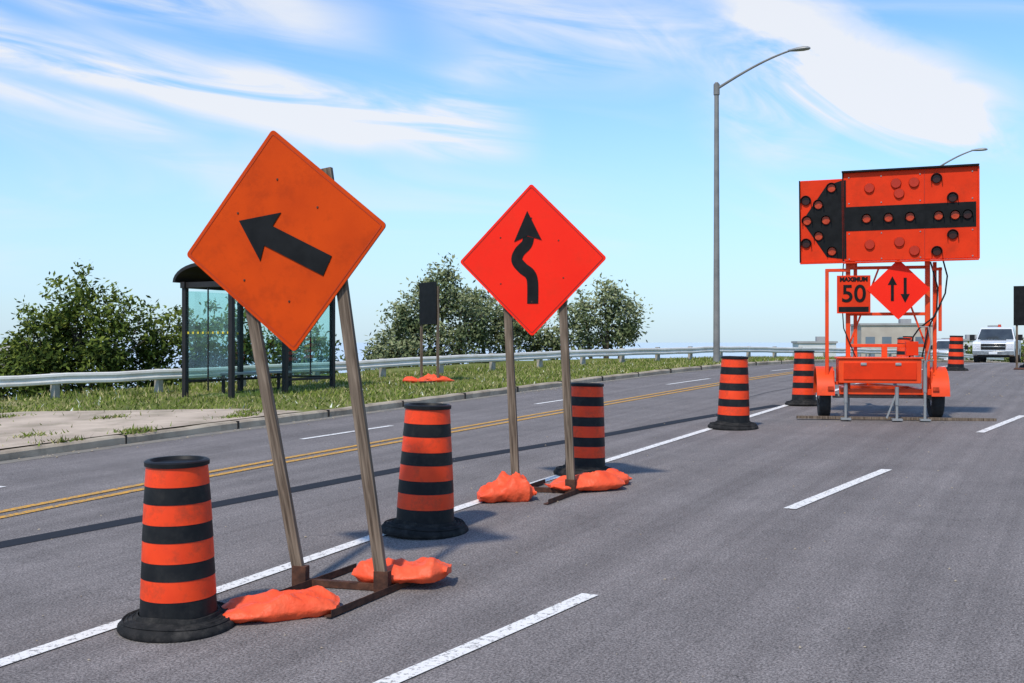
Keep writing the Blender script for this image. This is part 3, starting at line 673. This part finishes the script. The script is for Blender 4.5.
# ---------------------------------------------------------------- buildings far
def building(x,y,wd,dp,h,yaw,name,fl,mw):
    e=empty(name,(x,y,gz(x,y)-.3),yaw); q=P(); q.box((0,0,h/2),(wd,dp,h),mw); q.done('walls',e)
    q=P(); q.box((0,0,h+.2),(wd+.5,dp+.5,.4),M_ROOF); q.box((wd*.2,0,h+.85),(2,2,.9),M_ROOF); q.done('roof',e)
    q=P(); n=int(wd/3)
    for f in range(fl):
        for i in range(n): q.box((-wd/2+1.6+i*3,-dp/2,1.9+f*3.2),(1.7,.12,1.5),M_WINB);
    for i in range(max(1,int(dp/4))): q.box((-wd/2,-dp/2+2+i*4,1.9),(.12,1.7,1.5),M_WINB)
    q.done('windows',e); q=P(); q.box((0,-dp/2-.05,1.1),(1.6,.14,2.2),M_DBLACK); q.done('door',e)
building(73,212,13,12,8.0,R(-8),'tan_brick_building',2,M_BRICK)
building(59,215,7,10,5.4,R(-8),'pale_building',1,M_PALE)
building(95,236,16,14,5.0,R(-12),'pale_building',1,M_PALE)
building(-150,330,8,10,12.6,R(10),'lakeside_building',3,M_BRICK)
# ---------------------------------------------------------------- trees
def foliage(name,base,blobs,per,leaf,mats,cl=26,spread=.24,seed=1,zs=1,xs=1):
    rnd=random.Random(seed); e=empty(name,base); V=[];F=[];MI=[]; cents=[]
    blobs=[(a*xs,b*xs,c*zs,d*xs,f*xs,h*zs) for a,b,c,d,f,h in blobs]
    for (bx,by,bz_,rx,ry,rz) in blobs:
        vol=(rx*ry*rz)**(1/3); nc=int(cl*max(.5,vol/1.3)**1.8)
        for c in range(nc):
            stray=rnd.random()<.12
            d=Vector((rnd.gauss(0,1),rnd.gauss(0,1),rnd.gauss(0,1))).normalized()*rnd.uniform(.15,1.0)**.5*(rnd.uniform(1.05,1.28) if stray else rnd.uniform(.75,1.08))
            C=Vector((bx+d.x*rx,by+d.y*ry,bz_+d.z*rz)); sp=spread*rnd.uniform(.7,1.4)*(.6 if stray else 1)
            if C.z<.1: C.z=rnd.uniform(.1,.6)
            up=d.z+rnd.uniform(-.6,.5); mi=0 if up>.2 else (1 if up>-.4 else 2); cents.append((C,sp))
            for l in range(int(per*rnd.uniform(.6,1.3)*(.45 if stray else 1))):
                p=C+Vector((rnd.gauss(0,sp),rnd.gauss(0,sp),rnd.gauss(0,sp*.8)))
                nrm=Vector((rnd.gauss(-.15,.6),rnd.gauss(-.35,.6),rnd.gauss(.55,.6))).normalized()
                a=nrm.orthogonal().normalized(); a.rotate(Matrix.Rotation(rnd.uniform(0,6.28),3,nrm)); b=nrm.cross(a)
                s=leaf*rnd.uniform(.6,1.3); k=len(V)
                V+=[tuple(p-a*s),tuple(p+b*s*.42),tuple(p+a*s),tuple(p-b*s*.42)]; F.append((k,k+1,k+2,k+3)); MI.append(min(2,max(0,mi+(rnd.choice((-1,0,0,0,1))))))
    q=P(); q.v=V;q.f=F;q.m=MI;q.mats=list(mats); q.done('crown',e,smooth=False)
    q=P()
    for (bx,by,bz_,rx,ry,rz) in blobs:
        q.tube([(bx*.5,by*.5,-.5),(bx*.7,by*.7,bz_*.4),(bx,by,bz_)],.11,M_BARK,8,.04)
    for C,sp in cents[::4]:
        b=min(blobs,key=lambda t:(Vector(t[:3])-C).length); s0=Vector((b[0]*.85,b[1]*.85,b[2]*.7))
        mid=(s0+C)/2+Vector((rnd.gauss(0,.1),rnd.gauss(0,.1),.12)); q.tube([s0,mid,C],.03,M_BARK,5,.008)
    q.done('trunk_and_limbs',e)
def at(x,y): return (x,y,gz(x,y)-.1)
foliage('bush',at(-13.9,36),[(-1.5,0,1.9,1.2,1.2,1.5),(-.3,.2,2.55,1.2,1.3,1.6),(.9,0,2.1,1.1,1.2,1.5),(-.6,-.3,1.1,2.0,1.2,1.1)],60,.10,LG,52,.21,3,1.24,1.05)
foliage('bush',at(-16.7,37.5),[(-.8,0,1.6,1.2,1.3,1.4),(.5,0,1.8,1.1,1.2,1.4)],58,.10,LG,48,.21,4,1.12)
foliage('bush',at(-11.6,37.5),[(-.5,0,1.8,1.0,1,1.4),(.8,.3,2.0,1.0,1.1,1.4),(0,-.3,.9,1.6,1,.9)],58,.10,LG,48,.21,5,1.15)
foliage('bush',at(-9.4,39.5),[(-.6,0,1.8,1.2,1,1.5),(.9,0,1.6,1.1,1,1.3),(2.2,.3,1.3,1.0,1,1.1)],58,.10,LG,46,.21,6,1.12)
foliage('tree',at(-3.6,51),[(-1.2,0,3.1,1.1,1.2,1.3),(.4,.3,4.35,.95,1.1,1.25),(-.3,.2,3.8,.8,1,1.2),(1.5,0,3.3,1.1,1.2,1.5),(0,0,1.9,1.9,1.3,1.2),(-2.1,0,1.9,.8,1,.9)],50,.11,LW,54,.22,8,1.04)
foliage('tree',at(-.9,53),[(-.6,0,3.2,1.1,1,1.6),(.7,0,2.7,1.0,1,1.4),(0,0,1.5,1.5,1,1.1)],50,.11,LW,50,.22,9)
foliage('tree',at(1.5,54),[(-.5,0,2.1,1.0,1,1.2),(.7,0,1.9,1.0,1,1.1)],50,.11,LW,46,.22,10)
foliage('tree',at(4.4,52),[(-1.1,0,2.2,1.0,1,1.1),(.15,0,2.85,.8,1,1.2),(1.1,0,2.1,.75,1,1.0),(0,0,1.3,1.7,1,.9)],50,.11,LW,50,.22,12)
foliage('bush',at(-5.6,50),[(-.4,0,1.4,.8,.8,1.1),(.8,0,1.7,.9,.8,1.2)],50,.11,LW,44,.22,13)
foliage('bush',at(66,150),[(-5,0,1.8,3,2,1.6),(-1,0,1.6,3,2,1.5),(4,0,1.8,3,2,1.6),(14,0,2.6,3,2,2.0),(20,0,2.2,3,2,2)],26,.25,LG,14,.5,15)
# ---------------------------------------------------------------- world
w=bpy.data.worlds.new('World'); scene.world=w; w.use_nodes=True; nt=w.node_tree; N=nt.nodes; L=nt.links
bg=N['Background']; sky=N.new('ShaderNodeTexSky'); sky.sky_type='NISHITA'; sky.sun_disc=False
SE,SA=R(52),R(208)
sky.sun_elevation=SE; sky.sun_rotation=SA; sky.air_density=1.0; sky.dust_density=.4; sky.ozone_density=2.0; sky.altitude=50
bg.inputs['Strength'].default_value=.14
tc=N.new('ShaderNodeTexCoord'); sp=N.new('ShaderNodeSeparateXYZ'); nm=N.new('ShaderNodeVectorMath'); nm.operation='NORMALIZE'
L.new(tc.outputs['Generated'],nm.inputs[0]); L.new(nm.outputs[0],sp.inputs[0])
def M(op,a,b=None,c=None,clamp=False):
    q=N.new('ShaderNodeMath'); q.operation=op; q.use_clamp=clamp
    for i,x in enumerate((a,b,c)):
        if x is None: continue
        if isinstance(x,(int,float)): q.inputs[i].default_value=x
        else: L.new(x,q.inputs[i])
    return q.outputs[0]
def SS(x,a,b):
    q=N.new('ShaderNodeMapRange'); q.interpolation_type='SMOOTHSTEP'; L.new(x,q.inputs[0]); q.inputs[1].default_value=a; q.inputs[2].default_value=b; return q.outputs[0]
az=M('ARCTAN2',sp.outputs[0],sp.outputs[1]); el=sp.outputs[2]
def nz(xs,ys,slope,det=7,ro=.6,dist=.4,off=0):
    p=M('MULTIPLY_ADD',az,slope,el); cb=N.new('ShaderNodeCombineXYZ'); L.new(M('MULTIPLY_ADD',az,xs,off),cb.inputs[0]); L.new(M('MULTIPLY',p,ys),cb.inputs[1])
    n=N.new('ShaderNodeTexNoise'); n.noise_dimensions='2D'; n.inputs['Scale'].default_value=1; n.inputs['Detail'].default_value=det; n.inputs['Roughness'].default_value=ro; n.inputs['Distortion'].default_value=dist
    L.new(cb.outputs[0],n.inputs['Vector']); return n.outputs['Fac']
wob=nz(5,9,.13,2,.5,0,3.3)
def band(slope,c,hw,a0,a1,amp,fade=.12):
    p=M('MULTIPLY_ADD',az,slope,el); p=M('ADD',p,M('MULTIPLY_ADD',wob,.05,-.025)); d=M('ABSOLUTE',M('SUBTRACT',p,c)); m=M('SUBTRACT',1,SS(d,0,hw))
    m=M('MULTIPLY',m,SS(az,a0,a0+fade)); m=M('MULTIPLY',m,M('SUBTRACT',1,SS(az,a1-fade,a1))); return M('MULTIPLY',m,amp)
n1=SS(nz(4,34,.14,6,.56,.5),.26,.66); n2=SS(nz(6,17,.5,6,.58,.7,5),.28,.68)
tot=M('MULTIPLY',band(.13,.188,.036,-.75,.04,1.5,.1),n1)
for b_ in (band(.13,.250,.035,-.5,-.08,.85),band(.2,.105,.03,-.7,-.18,.45),band(.05,.275,.05,-.12,.2,.6),band(.13,.145,.02,-.6,-.25,.5),band(.0,.235,.02,-.12,.08,.7)): tot=M('ADD',tot,M('MULTIPLY',b_,n1))
for b_ in (band(.45,.375,.055,.16,.46,1.5,.1),band(.15,.235,.055,.15,.46,1.3,.1),band(.3,.31,.06,.05,.35,.6,.1)): tot=M('ADD',tot,M('MULTIPLY',b_,n2))
gen=M('MULTIPLY',SS(nz(3.2,14,.14,5,.5,.6,9),.48,.85),.4); tot=M('ADD',tot,gen)
haze=M('MULTIPLY',M('SUBTRACT',1,SS(el,-.06,.28)),.85)
tot=M('MINIMUM',tot,.93)
tint=N.new('ShaderNodeMix'); tint.data_type='RGBA'; tint.blend_type='MULTIPLY'; tint.inputs[0].default_value=1; L.new(sky.outputs[0],tint.inputs[6]); tint.inputs[7].default_value=(.98,1.30,1.55,1)
mh=N.new('ShaderNodeMix'); mh.data_type='RGBA'; L.new(haze,mh.inputs[0]); L.new(tint.outputs[2],mh.inputs[6]); mh.inputs[7].default_value=(3.9,4.95,6.1,1)
mx=N.new('ShaderNodeMix'); mx.data_type='RGBA'; L.new(tot,mx.inputs[0]); L.new(mh.outputs[2],mx.inputs[6]); mx.inputs[7].default_value=(6.2,6.35,6.7,1)
L.new(mx.outputs[2],bg.inputs['Color'])
sl=bpy.data.lights.new('sun','SUN'); sl.energy=3.5; sl.angle=R(3); sl.color=(1,.93,.81); so=bpy.data.objects.new('sun',sl); scene.collection.objects.link(so)
sd=Vector((math.sin(SA)*math.cos(SE),math.cos(SA)*math.cos(SE),math.sin(SE))); so.rotation_euler=sd.to_track_quat('Z','Y').to_euler(); so.location=(0,0,30)
# ---------------------------------------------------------------- camera
cam=bpy.data.cameras.new('camera'); co=bpy.data.objects.new('camera',cam); scene.collection.objects.link(co); co.location=(0,0,EYE); co.rotation_euler=(R(90),0,0)
cam.sensor_width=36; cam.lens=36*1100/1024; cam.clip_start=.1; cam.clip_end=12000; scene.camera=co
scene.view_settings.view_transform='Standard'; scene.view_settings.look='None'; scene.view_settings.exposure=0
